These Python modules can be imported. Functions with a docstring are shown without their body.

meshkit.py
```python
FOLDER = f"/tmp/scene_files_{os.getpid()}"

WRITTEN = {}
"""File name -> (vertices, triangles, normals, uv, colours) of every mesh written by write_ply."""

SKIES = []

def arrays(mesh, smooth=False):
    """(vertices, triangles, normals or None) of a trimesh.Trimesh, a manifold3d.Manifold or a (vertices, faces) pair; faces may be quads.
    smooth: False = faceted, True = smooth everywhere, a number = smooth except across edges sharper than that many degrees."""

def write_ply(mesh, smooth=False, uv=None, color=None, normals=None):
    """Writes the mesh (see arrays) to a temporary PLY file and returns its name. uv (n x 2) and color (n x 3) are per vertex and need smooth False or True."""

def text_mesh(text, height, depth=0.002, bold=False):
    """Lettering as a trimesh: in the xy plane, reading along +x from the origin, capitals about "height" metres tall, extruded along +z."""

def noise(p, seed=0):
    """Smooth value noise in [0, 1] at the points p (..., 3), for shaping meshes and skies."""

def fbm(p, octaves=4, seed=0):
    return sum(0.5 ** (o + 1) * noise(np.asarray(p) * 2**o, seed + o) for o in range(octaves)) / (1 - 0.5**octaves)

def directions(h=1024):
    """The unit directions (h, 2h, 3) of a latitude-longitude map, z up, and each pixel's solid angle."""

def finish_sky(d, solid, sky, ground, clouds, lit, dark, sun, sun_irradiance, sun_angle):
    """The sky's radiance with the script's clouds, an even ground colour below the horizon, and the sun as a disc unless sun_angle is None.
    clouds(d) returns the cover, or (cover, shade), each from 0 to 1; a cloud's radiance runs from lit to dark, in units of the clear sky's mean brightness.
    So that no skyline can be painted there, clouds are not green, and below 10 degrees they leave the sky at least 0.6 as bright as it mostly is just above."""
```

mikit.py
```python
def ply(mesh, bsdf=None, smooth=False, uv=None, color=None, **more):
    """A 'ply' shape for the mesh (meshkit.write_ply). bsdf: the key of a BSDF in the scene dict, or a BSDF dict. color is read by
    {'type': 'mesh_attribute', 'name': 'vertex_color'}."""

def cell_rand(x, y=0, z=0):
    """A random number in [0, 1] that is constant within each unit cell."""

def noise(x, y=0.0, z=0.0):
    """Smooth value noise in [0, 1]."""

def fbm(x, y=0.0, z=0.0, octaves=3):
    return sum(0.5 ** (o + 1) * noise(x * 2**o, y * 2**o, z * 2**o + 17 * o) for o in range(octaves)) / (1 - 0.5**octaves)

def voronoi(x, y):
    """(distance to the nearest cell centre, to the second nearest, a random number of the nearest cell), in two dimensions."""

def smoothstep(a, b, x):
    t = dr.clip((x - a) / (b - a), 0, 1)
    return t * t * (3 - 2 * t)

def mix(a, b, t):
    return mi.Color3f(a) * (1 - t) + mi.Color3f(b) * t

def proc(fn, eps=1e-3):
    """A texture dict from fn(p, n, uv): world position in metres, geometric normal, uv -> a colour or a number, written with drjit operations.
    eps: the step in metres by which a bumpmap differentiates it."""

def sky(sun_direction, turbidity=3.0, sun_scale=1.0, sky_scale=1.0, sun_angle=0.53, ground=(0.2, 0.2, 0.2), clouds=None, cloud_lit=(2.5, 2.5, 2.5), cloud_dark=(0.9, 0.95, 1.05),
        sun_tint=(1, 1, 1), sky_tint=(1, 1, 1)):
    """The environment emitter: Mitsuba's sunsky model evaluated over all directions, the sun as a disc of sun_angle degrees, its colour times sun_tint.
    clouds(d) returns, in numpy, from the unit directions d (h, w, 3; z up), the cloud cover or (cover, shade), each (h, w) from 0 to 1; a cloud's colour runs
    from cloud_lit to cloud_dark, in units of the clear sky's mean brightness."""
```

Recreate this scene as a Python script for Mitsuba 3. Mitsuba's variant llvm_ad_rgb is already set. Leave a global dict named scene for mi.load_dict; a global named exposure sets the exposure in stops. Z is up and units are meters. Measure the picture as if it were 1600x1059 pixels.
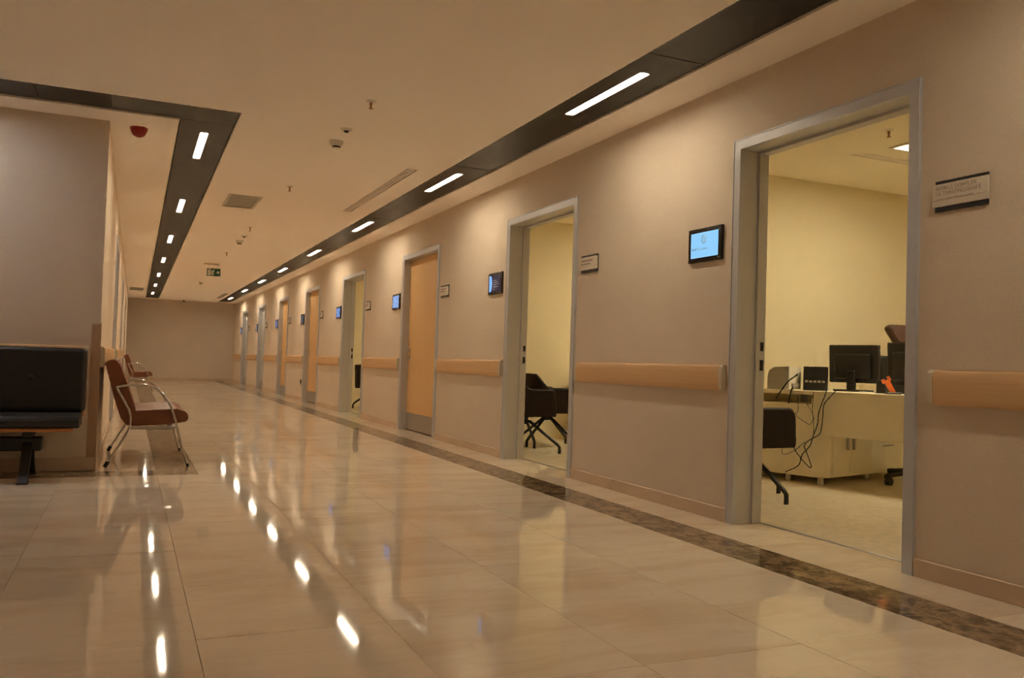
import math
import numpy as np
import trimesh
import manifold3d as m3
import shapely
from shapely.geometry import Polygon, box as sbox
import drjit as dr
import mitsuba as mi
import mikit
import meshkit
from mikit import proc, noise, fbm, cell_rand, smoothstep, mix

T = mi.ScalarTransform4f
rng = np.random.default_rng(11)
scene, labels = {}, {}

# ------------------------------------------------------------------ camera, lights, exposure
FOCAL, YAW, PITCH, ROLL, EYE = 1336.5, 0.42146, 0.02909, 0.031536, 0.8536
fw = np.array([math.sin(YAW) * math.cos(PITCH), math.cos(YAW) * math.cos(PITCH), math.sin(PITCH)])
r0 = np.array([math.cos(YAW), -math.sin(YAW), 0])
u0 = np.cross(r0, fw)
up = -math.sin(ROLL) * r0 + math.cos(ROLL) * u0
eye = np.array([0, 0, EYE])
scene['camera'] = {'type': 'perspective', 'fov_axis': 'x', 'fov': math.degrees(2 * math.atan(800 / FOCAL)), 'near_clip': 0.05, 'far_clip': 100.0,
                   'to_world': T().look_at(origin=eye.tolist(), target=(eye + fw).tolist(), up=up.tolist())}
exposure = 4.0                        # the radiances below are those of the picture; put() divides them by 2 ** exposure
STRIP_LIGHT = [64.0, 52.8, 37.5]      # radiance of the corridor's slot lamps
LOBBY_LIGHT = [36.0, 34.5, 34.5]      # lamps of the lobby left of the camera, outside the frame
ROOM_LIGHT = [34.0, 28.8, 18.6]          # square ceiling panels of the consulting rooms

# ------------------------------------------------------------------ measures
W, H, YE, WT = 3.114, 2.514, 28.69, 0.18       # corridor wall, ceiling, end wall, wall thickness
DOORS = [(2.653, 3.912), (5.766, 7.092), (8.951, 10.327), (12.200, 13.606), (15.417, 16.761), (18.702, 19.945), (22.057, 23.277), (25.393, 26.669)]
OPEN = (0, 1, 3)
def lwx(y): return -0.185 + (y - 6.8) * (0.125 / 21.9)      # left corridor wall
HY = 6.80                                                    # lobby wall

# ------------------------------------------------------------------ materials
def rgb(*c): return {'type': 'rgb', 'value': list(c)}
def mat(key, color, rough=0.5, metal=0.0, spec=0.5, bump=None, bscale=0.001, eps=1e-3, **more):
    b = {'type': 'principled', 'base_color': color if isinstance(color, dict) else rgb(*color), 'roughness': rough, 'metallic': metal, 'specular': spec, **more}
    if bump is not None: b = {'type': 'bumpmap', 'arbitrary': proc(bump, eps), 'scale': bscale, 'bsdf': b}
    scene[key] = {'type': 'twosided', 'bsdf': b}
    return key

def weave(c, amt):
    def f(p, n, uv):
        a = noise((p.x + p.y) * 260, p.z * 900) * 0.5 + noise((p.x + p.y) * 900, p.z * 220) * 0.5
        b = fbm((p.x + p.y) * 2.2, p.z * 2.2, 3.0, octaves=3)
        return mi.Color3f(*c) * (1 + amt * (a - 0.5) + 0.10 * (b - 0.5))
    return f
mat('wallpaper', proc(weave((0.62, 0.53, 0.43), 0.22)), 0.85, spec=0.2)
mat('ceiling_paint', (0.84, 0.785, 0.72), 0.9, spec=0.2)
mat('room_paint', (0.74, 0.66, 0.47), 0.8, spec=0.2)
mat('room_ceiling', (0.74, 0.68, 0.54), 0.9, spec=0.2)

X0, TW, Y0, TL = 0.22, 0.585, 0.84, 0.63         # tile raster
def marble(p, n, uv):
    ix, iy = dr.floor((p.x - X0) / TW), dr.floor((p.y - Y0) / TL)
    r = cell_rand(ix, iy, 5); r2 = cell_rand(ix, iy, 9); r3 = cell_rand(ix, iy, 13)
    flip = dr.select(r2 > 0.5, 1.0, -1.0)
    u, v = p.x * flip + r * 37, p.y + r3 * 29
    w = fbm(u * 1.6, v * 1.6, 1.0, octaves=4)
    band = fbm(u * 1.4 + 3 * w, v * 7.0 + 2 * w, 7.0, octaves=4)
    fine = fbm(u * 9 + 4 * w, v * 46, 2.0, octaves=3)
    vein = smoothstep(0.030, 0.0, dr.abs(fbm(u * 2.2 + w, v * 3.4, 21.0, octaves=4) - 0.5))
    c = mix((0.77, 0.675, 0.55), (0.71, 0.595, 0.46), smoothstep(0.42, 0.72, band))
    c = c * (0.965 + 0.07 * fine) * (0.95 + 0.10 * r)
    return mix(c, c * mi.Color3f(0.80, 0.70, 0.58), vein * 0.16)
def brown_marble(p, n, uv):
    w = fbm(p.x * 11, p.y * 11, 1.0, octaves=4)
    a = fbm(p.x * 30 + 3 * w, p.y * 22 + 2 * w, 5.0, octaves=5)
    v = smoothstep(0.06, 0.0, dr.abs(fbm(p.x * 17 + 2 * w, p.y * 17, 11.0, octaves=5) - 0.5))
    c = mix((0.10, 0.066, 0.036), (0.27, 0.19, 0.115), smoothstep(0.3, 0.72, a))
    return mix(c, mi.Color3f(0.40, 0.30, 0.19), v * 0.55)
for key_, fn_ in (('marble', marble), ('brown_marble', brown_marble)):      # polished stone
    scene[key_] = {'type': 'roughplastic', 'distribution': 'ggx', 'alpha': 0.002, 'int_ior': 1.5, 'diffuse_reflectance': proc(fn_)}
mat('grout', (0.20, 0.15, 0.10), 0.9)
mat('skirting_stone', proc(lambda p, n, uv: mix((0.60, 0.465, 0.345), (0.49, 0.37, 0.26), fbm(p.x * 5 + p.y * 5, p.z * 14, 2.0, octaves=4))), 0.35)
mat('vinyl', proc(lambda p, n, uv: mi.Color3f(0.52, 0.455, 0.345) * (0.9 + 0.2 * fbm(p.x * 30, p.y * 30, 1.0, octaves=3))), 0.42)
mat('dark_panel', (0.021, 0.0205, 0.019), 0.36, spec=0.22)
mat('slot_black', (0.012, 0.012, 0.012), 0.6)
mat('frame_paint', (0.50, 0.51, 0.545), 0.36, metal=0.25)
mat('lining_paint', (0.50, 0.49, 0.48), 0.42, metal=0.2)
def beech(sx, sy, sz, c1=(0.66, 0.44, 0.235), c2=(0.55, 0.335, 0.16)):
    def f(p, n, uv):
        g = fbm(p.x * sx + p.y * sy * 0.6, p.y * sy, p.z * sz, octaves=4)
        h = noise(p.x * sx * 4, p.y * sy * 4 + 7, p.z * sz * 4)
        return mix(c1, c2, dr.clip(0.75 * g + 0.35 * h - 0.05, 0, 1))
    return f
mat('beech_rail', proc(beech(6, 2.2, 170)), 0.42)
mat('beech_door', proc(beech(6, 48, 1.6, (0.70, 0.455, 0.215), (0.62, 0.38, 0.165))), 0.42)
mat('guard_wood', proc(beech(90, 60, 3, (0.42, 0.28, 0.18), (0.35, 0.22, 0.135))), 0.45)
mat('bench_ply', (0.42, 0.18, 0.055), 0.4)
mat('cream_plastic', (0.52, 0.47, 0.36), 0.45)
mat('steel', (0.50, 0.48, 0.45), 0.30, metal=0.9)
mat('brushed_steel', (0.40, 0.37, 0.33), 0.42, metal=0.6)
mat('chrome', (0.72, 0.70, 0.68), 0.10, metal=1.0)
mat('black_plastic', (0.014, 0.013, 0.013), 0.35)
mat('black_gloss', (0.006, 0.006, 0.007), 0.12)
mat('black_metal', (0.013, 0.013, 0.014), 0.42)
mat('black_leather', (0.016, 0.016, 0.017), 0.38, bump=lambda p, n, uv: fbm(p.x * 160, p.y * 160, p.z * 160, octaves=2), bscale=0.0006)
mat('brown_leather', proc(lambda p, n, uv: mi.Color3f(0.20, 0.075, 0.036) * (0.85 + 0.3 * fbm(p.x * 25, p.y * 25, p.z * 25, octaves=3))), 0.42, spec=0.32)
mat('shell_leather', (0.015, 0.007, 0.006), 0.55, spec=0.25)
mat('headrest_fabric', (0.085, 0.042, 0.028), 0.7)
mat('white_plastic', (0.66, 0.62, 0.54), 0.45)
mat('grey_plastic', (0.30, 0.28, 0.25), 0.5)
mat('vent_grey', (0.50, 0.47, 0.40), 0.5)
mat('desk_laminate', (0.80, 0.74, 0.58), 0.40)
mat('sign_plate', (0.62, 0.555, 0.47), 0.35)
mat('sign_ink', (0.31, 0.23, 0.175), 0.6)
mat('red_plastic', (0.28, 0.012, 0.008), 0.35)
mat('brass', (0.42, 0.24, 0.10), 0.35, metal=0.7)
mat('orange_plastic', (0.75, 0.16, 0.03), 0.4)
mat('blue_print', (0.10, 0.17, 0.36), 0.4)
mat('sign_green', (0.012, 0.10, 0.045), 0.35)
mat('sign_white', (0.75, 0.75, 0.70), 0.35)
mat('pale_print', (0.42, 0.44, 0.62), 0.5)
mat('display_ink', (0.42, 0.78, 0.95), 0.5)

# ------------------------------------------------------------------ helpers
def numbered(name):
    if not any(k == name or k.startswith(name + '__') for k in scene) and name not in labels: return name
    i = 1
    while any(k == f'{name}_{i:03d}' or k.startswith(f'{name}_{i:03d}__') for k in scene) or f'{name}_{i:03d}' in labels: i += 1
    return f'{name}_{i:03d}'
counts = {}
def part(parent, name, mesh, bsdf, smooth=False, label=None, emit=None, kind=None, to_world=None):
    base = f'{parent}__{name}'
    c = counts.get(base, -1) + 1
    counts[base] = c
    key = base if c == 0 else f'{base}_{c:03d}'
    put(key, mesh, bsdf, smooth, emit, to_world)
    if label or kind:
        labels[key] = {}
        if label: labels[key]['label'] = label
        if kind: labels[key]['kind'] = kind
    return key
def put(key, mesh, bsdf, smooth=False, emit=None, to_world=None):
    d = dict(mesh) if isinstance(mesh, dict) else mikit.ply(mesh, bsdf, smooth=smooth)
    if emit is not None: d['emitter'] = {'type': 'area', 'radiance': rgb(*[float(c) / 2 ** exposure for c in emit])}
    if to_world is not None: d['to_world'] = to_world
    scene[key] = d
def thing(name, label, cat, group=None):
    key = numbered(name)
    labels[key] = {'label': label, 'category': cat}
    if group: labels[key]['group'] = group
    return key
def single(name, mesh, bsdf, label, cat, smooth=False, group=None, emit=None):
    key = thing(name, label, cat, group)
    put(key, mesh, bsdf, smooth, emit)
    return key
def struct(name, mesh, bsdf, label=None, smooth=False):
    put(name, mesh, bsdf, smooth)
    labels[name] = {'kind': 'structure'}
    if label: labels[name]['label'] = label
    return name

def bx(x0, x1, y0, y1, z0, z1, b=0.0):
    x0, x1 = min(x0, x1), max(x0, x1); y0, y1 = min(y0, y1), max(y0, y1); z0, z1 = min(z0, z1), max(z0, z1)
    if b <= 0:
        m = trimesh.creation.box(extents=(x1 - x0, y1 - y0, z1 - z0)); m.apply_translation(((x0 + x1) / 2, (y0 + y1) / 2, (z0 + z1) / 2)); return m
    b = min(b, 0.49 * min(x1 - x0, y1 - y0, z1 - z0))
    P = []
    for x, sx in ((x0, 1), (x1, -1)):
        for y, sy in ((y0, 1), (y1, -1)):
            for z, sz in ((z0, 1), (z1, -1)):
                P += [(x, y + sy * b, z + sz * b), (x + sx * b, y, z + sz * b), (x + sx * b, y + sy * b, z)]
    return trimesh.convex.convex_hull(np.array(P))
def rbox(x0, x1, y0, y1, z0, z1, r, seg=12):
    """box with round edges: hull of spheres"""
    r = min(r, 0.49 * min(abs(x1 - x0), abs(y1 - y0), abs(z1 - z0)))
    s = m3.Manifold.sphere(r, seg)
    parts = [s.translate((x, y, z)) for x in (x0 + r, x1 - r) for y in (y0 + r, y1 - r) for z in (z0 + r, z1 - r)]
    return M(m3.Manifold.batch_hull(parts))
def M(man):
    g = man.to_mesh()
    return trimesh.Trimesh(np.array(g.vert_properties[:, :3]), np.array(g.tri_verts), process=False)
def cat(*ms): return trimesh.util.concatenate(list(ms))
def cyl(r, z0, z1, x=0, y=0, n=24, r2=None):
    m = M(m3.Manifold.cylinder(z1 - z0, r, r if r2 is None else r2, n)); m.apply_translation((x, y, z0)); return m
def lathe(prof, n=28, x=0, y=0):
    m = trimesh.creation.revolve(np.array(prof, float), sections=n); m.fix_normals(); m.apply_translation((x, y, 0)); return m
def smoothpath(P, n=8):
    P = np.array(P, float); out = []
    Q = np.vstack([2 * P[0] - P[1], P, 2 * P[-1] - P[-2]])
    for i in range(1, len(Q) - 2):
        a, b, c, d = Q[i - 1:i + 3]
        for t in np.linspace(0, 1, n, endpoint=False):
            out.append(0.5 * (2 * b + (c - a) * t + (2 * a - 5 * b + 4 * c - d) * t * t + (3 * b - a - 3 * c + d) * t ** 3))
    out.append(P[-1]); return np.array(out)
def tube(P, r, sides=10, smooth_n=0):
    P = smoothpath(P, smooth_n) if smooth_n else np.array(P, float)
    t = np.gradient(P, axis=0); t /= np.linalg.norm(t, axis=1, keepdims=True) + 1e-12
    ref = np.array([0, 0, 1.0]) if abs(t[0][2]) < 0.9 else np.array([1.0, 0, 0])
    A = []; a = np.cross(t[0], ref); a /= np.linalg.norm(a)
    for ti in t:
        a = a - ti * (a @ ti); a /= np.linalg.norm(a) + 1e-12; A.append(a.copy())
    A = np.array(A); B = np.cross(t, A)
    ang = np.arange(sides) * 2 * np.pi / sides
    v = (P[:, None] + r * (np.cos(ang)[None, :, None] * A[:, None] + np.sin(ang)[None, :, None] * B[:, None])).reshape(-1, 3)
    n = len(P); f = []
    for i in range(n - 1):
        for j in range(sides):
            k = (j + 1) % sides
            f += [(i * sides + j, i * sides + k, (i + 1) * sides + k), (i * sides + j, (i + 1) * sides + k, (i + 1) * sides + j)]
    v = np.vstack([v, P[0], P[-1]]); c0, c1 = n * sides, n * sides + 1
    for j in range(sides):
        k = (j + 1) % sides
        f += [(c0, k, j), (c1, (n - 1) * sides + j, (n - 1) * sides + k)]
    m = trimesh.Trimesh(v, f, process=False); m.fix_normals(); return m
def prism(poly, h, plane='xy', at=0.0):
    """extrude a shapely polygon; plane 'xy' along z, 'yz' along x, 'xz' along y, starting at 'at'"""
    gs = [g for g in getattr(poly, 'geoms', [poly]) if g.area > 1e-9]
    m = cat(*[trimesh.creation.extrude_polygon(g, h, engine='earcut') for g in gs])
    v = m.vertices.copy()
    if plane == 'yz': m = trimesh.Trimesh(np.c_[v[:, 2] + at, v[:, 0], v[:, 1]], m.faces, process=False)
    elif plane == 'xz': m = trimesh.Trimesh(np.c_[v[:, 0], at + h - v[:, 2], v[:, 1]], m.faces, process=False)
    else: m = trimesh.Trimesh(v + [0, 0, at], m.faces, process=False)
    m.fix_normals(); return m
def rot(m, deg, c=(0, 0, 0), axis=(0, 0, 1)):
    m = m.copy(); m.apply_transform(trimesh.transformations.rotation_matrix(math.radians(deg), axis, c)); return m
def moved(m, x=0, y=0, z=0):
    m = m.copy(); m.apply_translation((x, y, z)); return m
def walltext(s, h, y_left, z, x, bold=False, d=0.001):
    """lettering on the right-hand wall (it reads along -y), standing proud of the plane x towards -x"""
    m = meshkit.text_mesh(s, h, d, bold)
    v = m.vertices
    m = trimesh.Trimesh(np.c_[x - v[:, 2], y_left - v[:, 0], z + v[:, 1]], m.faces, process=False); m.fix_normals(); return m

# ------------------------------------------------------------------ floor
FX0, FX1 = -4.6, W + 0.02
struct('floor', bx(FX0, W + WT, -4.2, YE + 0.1, -0.12, -0.006), 'grout', 'polished cream marble tile floor with a brown border strip')
BY0, BY1 = 6.46, 6.74                                     # brown strip along the lobby wall
BRX0, BRX1 = 2.56, 2.835                                  # brown strip along the right wall
BLX0, BLX1 = X0, 0.495
def tile(x0, x1, y0, y1, tilt=0.0005, g=0.0008):
    m = bx(x0 + g, x1 - g, y0 + g, y1 - g, -0.02, 0)
    m.apply_translation((-(x0 + x1) / 2, -(y0 + y1) / 2, 0))
    R = trimesh.transformations.rotation_matrix(rng.normal(0, tilt), (1, 0, 0)) @ trimesh.transformations.rotation_matrix(rng.normal(0, tilt), (0, 1, 0))
    m.apply_transform(R); m.apply_translation(((x0 + x1) / 2, (y0 + y1) / 2, 0)); return m
cols = [X0 + TW * k for k in range(-8, 4)] + [BRX0]
NEAR, FAR, rest, tiles = 1.0, 16.0, [], []
lob = sbox(-9, BY0, BLX1 - 1e-6, BY1)
for c0, c1 in zip(cols[:-1], cols[1:]):
    k = round((c0 - X0) / TW)
    y = Y0 + (-8 if k >= -3 else -8) * TL
    while y < YE:
        a, b = y, min(y + TL, YE); y += TL
        if b - a < 0.02: continue
        pieces = []
        if c0 >= BLX0 - 1e-6:                                   # corridor columns; the first one lies beside the brown strip
            if c0 < BLX1 - 1e-6:
                if b <= BY0: pieces = [(c0, c1, a, b)]
                elif a < BY0: pieces = [(c0, c1, a, BY0)]
                else: pieces = [(BLX1, c1, a, b)]
                if a < BY0 < b: pieces.append((BLX1, c1, BY0, b))
            else: pieces = [(c0, c1, a, b)]
        else:
            if b <= BY0: pieces = [(c0, c1, a, b)]
            elif a < BY0: pieces = [(c0, c1, a, BY0)]
        for q in pieces:
            if q[1] - q[0] < 0.01 or q[3] - q[2] < 0.01: continue
            seen = q[3] > NEAR and q[3] < FAR and q[0] > -1.6
            (tiles if seen else rest).append(q)
# the cream strip between the left wall and its brown strip
y = BY1
while y < YE:
    b = min(y + TL, YE)
    (tiles if b < FAR else rest).append((lwx(y) + 0.003, BLX0, y, b)); y += TL
# cream border along the right wall
y = -4.0
while y < YE:
    b = min(y + TL, YE)
    (tiles if NEAR < b < FAR else rest).append((BRX1, W + 0.0, y, b)); y += TL
for q in tiles: part('floor', 'tile', tile(*q), 'marble')
part('floor', 'far_tiles', cat(*[tile(*q) for q in rest]), 'marble', kind='stuff')
y = -4.0
browns, far_b = [], []
while y < YE:
    b = min(y + 0.60, YE)
    (browns if NEAR < b < FAR else far_b).append((BRX0, BRX1, y, b))
    if y > BY1: (browns if b < FAR else far_b).append((BLX0, BLX1, y, b))
    y += 0.60
browns.append((BLX0, BLX1, BY1, -4.0 + 0.60 * math.ceil((BY1 + 4) / 0.60)))
x = BLX1
while x > FX0 + 0.5:
    (browns if x > -1.2 else far_b).append((x - 0.60, x, BY0, BY1)); x -= 0.60
for q in browns: part('floor', 'brown_strip_tile', tile(*q, tilt=0.0003), 'brown_marble', label=None)
part('floor', 'far_brown_strip', cat(*[tile(*q, tilt=0.0003) for q in far_b]), 'brown_marble', kind='stuff')

# ------------------------------------------------------------------ ceiling with the dark strips
def rx(y): return 0.0035 * (y - 4.5)                     # the strips run a little towards the right wall
R_IN, R_OUT = 2.440, 2.826
L_IN, L_OUT = 0.268, 0.648
def rstrip(y0, y1, d0=0.0, d1=0.0): return Polygon([(R_IN + rx(y0) + d0, y0), (R_OUT + rx(y0) - d1, y0), (R_OUT + rx(y1) - d1, y1), (R_IN + rx(y1) + d0, y1)])
def lx(y): return 0.0072 * (y - 6.5)
def lstrip(y0, y1, d=0.0): return Polygon([(L_IN + lx(y0) + d, y0), (L_OUT + lx(y0) - d, y0), (L_OUT + lx(y1) - d, y1), (L_IN + lx(y1) + d, y1)])
SY0, SY1, SEND = 6.09, 6.50, 28.35
holes = shapely.union_all([rstrip(-4.0, SEND), lstrip(SY0, SEND), sbox(-4.4, SY0, L_OUT, SY1)])
SQ = (0.90, 1.21, 9.22, 10.0); SL = (2.135, 2.245, 7.10, 9.58)
vents = [sbox(SQ[0], SQ[2], SQ[1], SQ[3]), sbox(SL[0], SL[2], SL[1], SL[3]), sbox(2.30, 24.2, 2.44, 26.6), sbox(-0.02, 24.0, 0.32, 25.1)]
slab = sbox(FX0, -4.2, W + 0.02, YE + 0.1)
struct('ceiling', prism(slab.difference(holes).difference(shapely.union_all(vents)), 0.03, 'xy', H), 'ceiling_paint', 'plain cream painted ceiling with dark metal strips')
part('ceiling', 'backing', bx(FX0, W + 0.02, -4.2, YE + 0.1, H + 0.075, H + 0.10), 'ceiling_paint')
PZ = H + 0.012
def panel(poly, z=PZ): return prism(poly, 0.012, 'xy', z)
RC = [1.45 - 3.06, 1.45, 4.57, 7.578, 10.646, 13.80, 16.94, 19.87, 23.07, 26.55]
LC = [7.312, 10.415, 13.545, 16.68, 19.88, 22.96, 26.15]
MOD = 0.74
def capsule(cx, cy, L, w, s, r=0.018):
    return shapely.affinity.skew(sbox(cx - w / 2 + r, cy - L / 2 + r, cx + w / 2 - r, cy + L / 2 - r).buffer(r, 4), xs=math.degrees(math.atan(s)), origin=(cx, cy))
ORD = ['nearest', 'second nearest', 'third nearest', 'fourth nearest', 'fifth nearest', 'sixth nearest', 'seventh nearest', 'farthest']
def make_bar(poly, cx, cy, L, w, s, label, group, color, z=PZ):
    k = thing('slot_lamp', label, 'ceiling light', group)
    slot = capsule(cx, cy, L, w, s)
    part(k, 'housing', prism(poly.difference(slot), 0.012, 'xy', z), 'dark_panel', label='dark grey metal housing panel')
    part(k, 'reflector', prism(slot.buffer(0.006).difference(slot), 0.010, 'xy', z + 0.009), 'white_plastic')
    part(k, 'lamp_cover', prism(slot.buffer(0.006), 0.003, 'xy', z + 0.019), 'white_plastic')
    part(k, 'diffuser', prism(slot.buffer(-0.0005), 0.004, 'xy', z + 0.009), 'white_plastic', label='glowing white diffuser', emit=color)
    return k
edge = -4.0
for i, c in enumerate(RC):
    a, b = c - MOD, c + MOD
    if c == RC[-1]: b = min(b, SEND - 0.02)
    if a - edge > 0.02: part('ceiling', 'strip_panel', panel(rstrip(edge + 0.004, a - 0.004, 0.013, 0.003), PZ + 0.002), 'dark_panel', label='dark grey metal strip panel')
    n = i - 2
    lab = (f'{ORD[n]} glowing white light bar in the dark ceiling strip along the door wall' if n >= 0 else ('light bar of the door-wall strip beside the camera', 'light bar of the door-wall strip behind the camera')[-1 - n])
    make_bar(rstrip(a, b, 0.013, 0.003), 2.620 + 0.0042 * (c - 4.5), c, 0.94, 0.064, 0.0035, lab, 'light bars along the door wall', STRIP_LIGHT)
    edge = b
part('ceiling', 'strip_panel', panel(rstrip(edge + 0.004, SEND - 0.01, 0.013, 0.003)), 'dark_panel')
edge = SY1
ORDL = ORD[:6] + ['farthest']
for i, c in enumerate(LC):
    a, b = c - MOD, c + MOD
    if i == 0: a = SY1 + 0.02
    elif a - edge > 0.02: part('ceiling', 'strip_panel', panel(lstrip(edge + 0.004, a - 0.004, 0.011)), 'dark_panel')
    make_bar(lstrip(a, b, 0.011), 0.464 + 0.0060 * (c - 7.3), c, 0.96, 0.058, 0.006, f'{ORDL[i]} glowing white light bar in the dark ceiling strip above the left wall', 'light bars above the left wall', STRIP_LIGHT)
    edge = b
part('ceiling', 'strip_panel', panel(lstrip(edge + 0.004, SEND - 0.01, 0.011)), 'dark_panel')
part('ceiling', 'strip_panel', panel(sbox(-0.17, SY0 + 0.011, L_OUT - 0.011, SY1 + 0.014)), 'dark_panel')
for k, xc in enumerate((-1.35, -3.3)):
    make_bar(sbox(xc - 0.74, SY0 + 0.006, xc + 0.74, SY1 - 0.006), xc, (SY0 + SY1) / 2, 0.078, 0.93, 0, ('inner', 'outer')[k] + ' light bar of the ceiling strip over the lobby, left of the view', 'lobby light bars', LOBBY_LIGHT)
part('ceiling', 'strip_panel', panel(sbox(-0.606, SY0 + 0.006, -0.174, SY1 - 0.006)), 'dark_panel')
part('ceiling', 'strip_panel', panel(sbox(-2.556, SY0 + 0.006, -2.094, SY1 - 0.006)), 'dark_panel')

# ------------------------------------------------------------------ walls
CW, TOP = 0.058, 2.16                                     # door casing width and top
def wall_with_holes(ya, yb, holes_): return sbox(ya, -0.01, yb, H + 0.02).difference(shapely.union_all([sbox(a, -0.02, b, t) for a, b, t in holes_]))
struct('wall_right', prism(wall_with_holes(-4.2, YE + 0.1, [(n + CW - 0.022, f - CW + 0.022, TOP - CW + 0.022) for n, f in DOORS]), WT, 'yz', W), 'wallpaper', 'long beige woven-wallpaper wall with eight doorways')
struct('wall_end', bx(-0.3, W + 0.02, YE, YE + 0.1, -0.01, H + 0.02), 'wallpaper', 'plain beige wall closing the far end of the corridor')
LD = [(10.55, 12.15), (16.2, 17.5), (21.8, 23.1)]         # openings in the left wall
lw = wall_with_holes(HY, YE + 0.05, [(a + 0.036, b - 0.036, TOP - 0.036) for a, b in LD])
m = prism(lw, 0.12, 'yz', 0.0); v = m.vertices.copy(); v[:, 0] = v[:, 0] - 0.12 + np.array([lwx(y) for y in v[:, 1]]); m.vertices = v
struct('wall_left', m, 'wallpaper', 'beige wallpaper wall on the left side of the corridor')
struct('wall_lobby', bx(FX0, lwx(HY) - 0.001, HY, HY + 0.12, -0.01, H + 0.02), 'wallpaper', 'beige wallpaper wall behind the black bench')
struct('wall_back', bx(FX0, W + 0.02, -4.2, -4.1, -0.01, H + 0.02), 'wallpaper')
struct('wall_lobby_side', bx(FX0, FX0 + 0.1, -4.2, HY, -0.01, H + 0.02), 'wallpaper')

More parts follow.
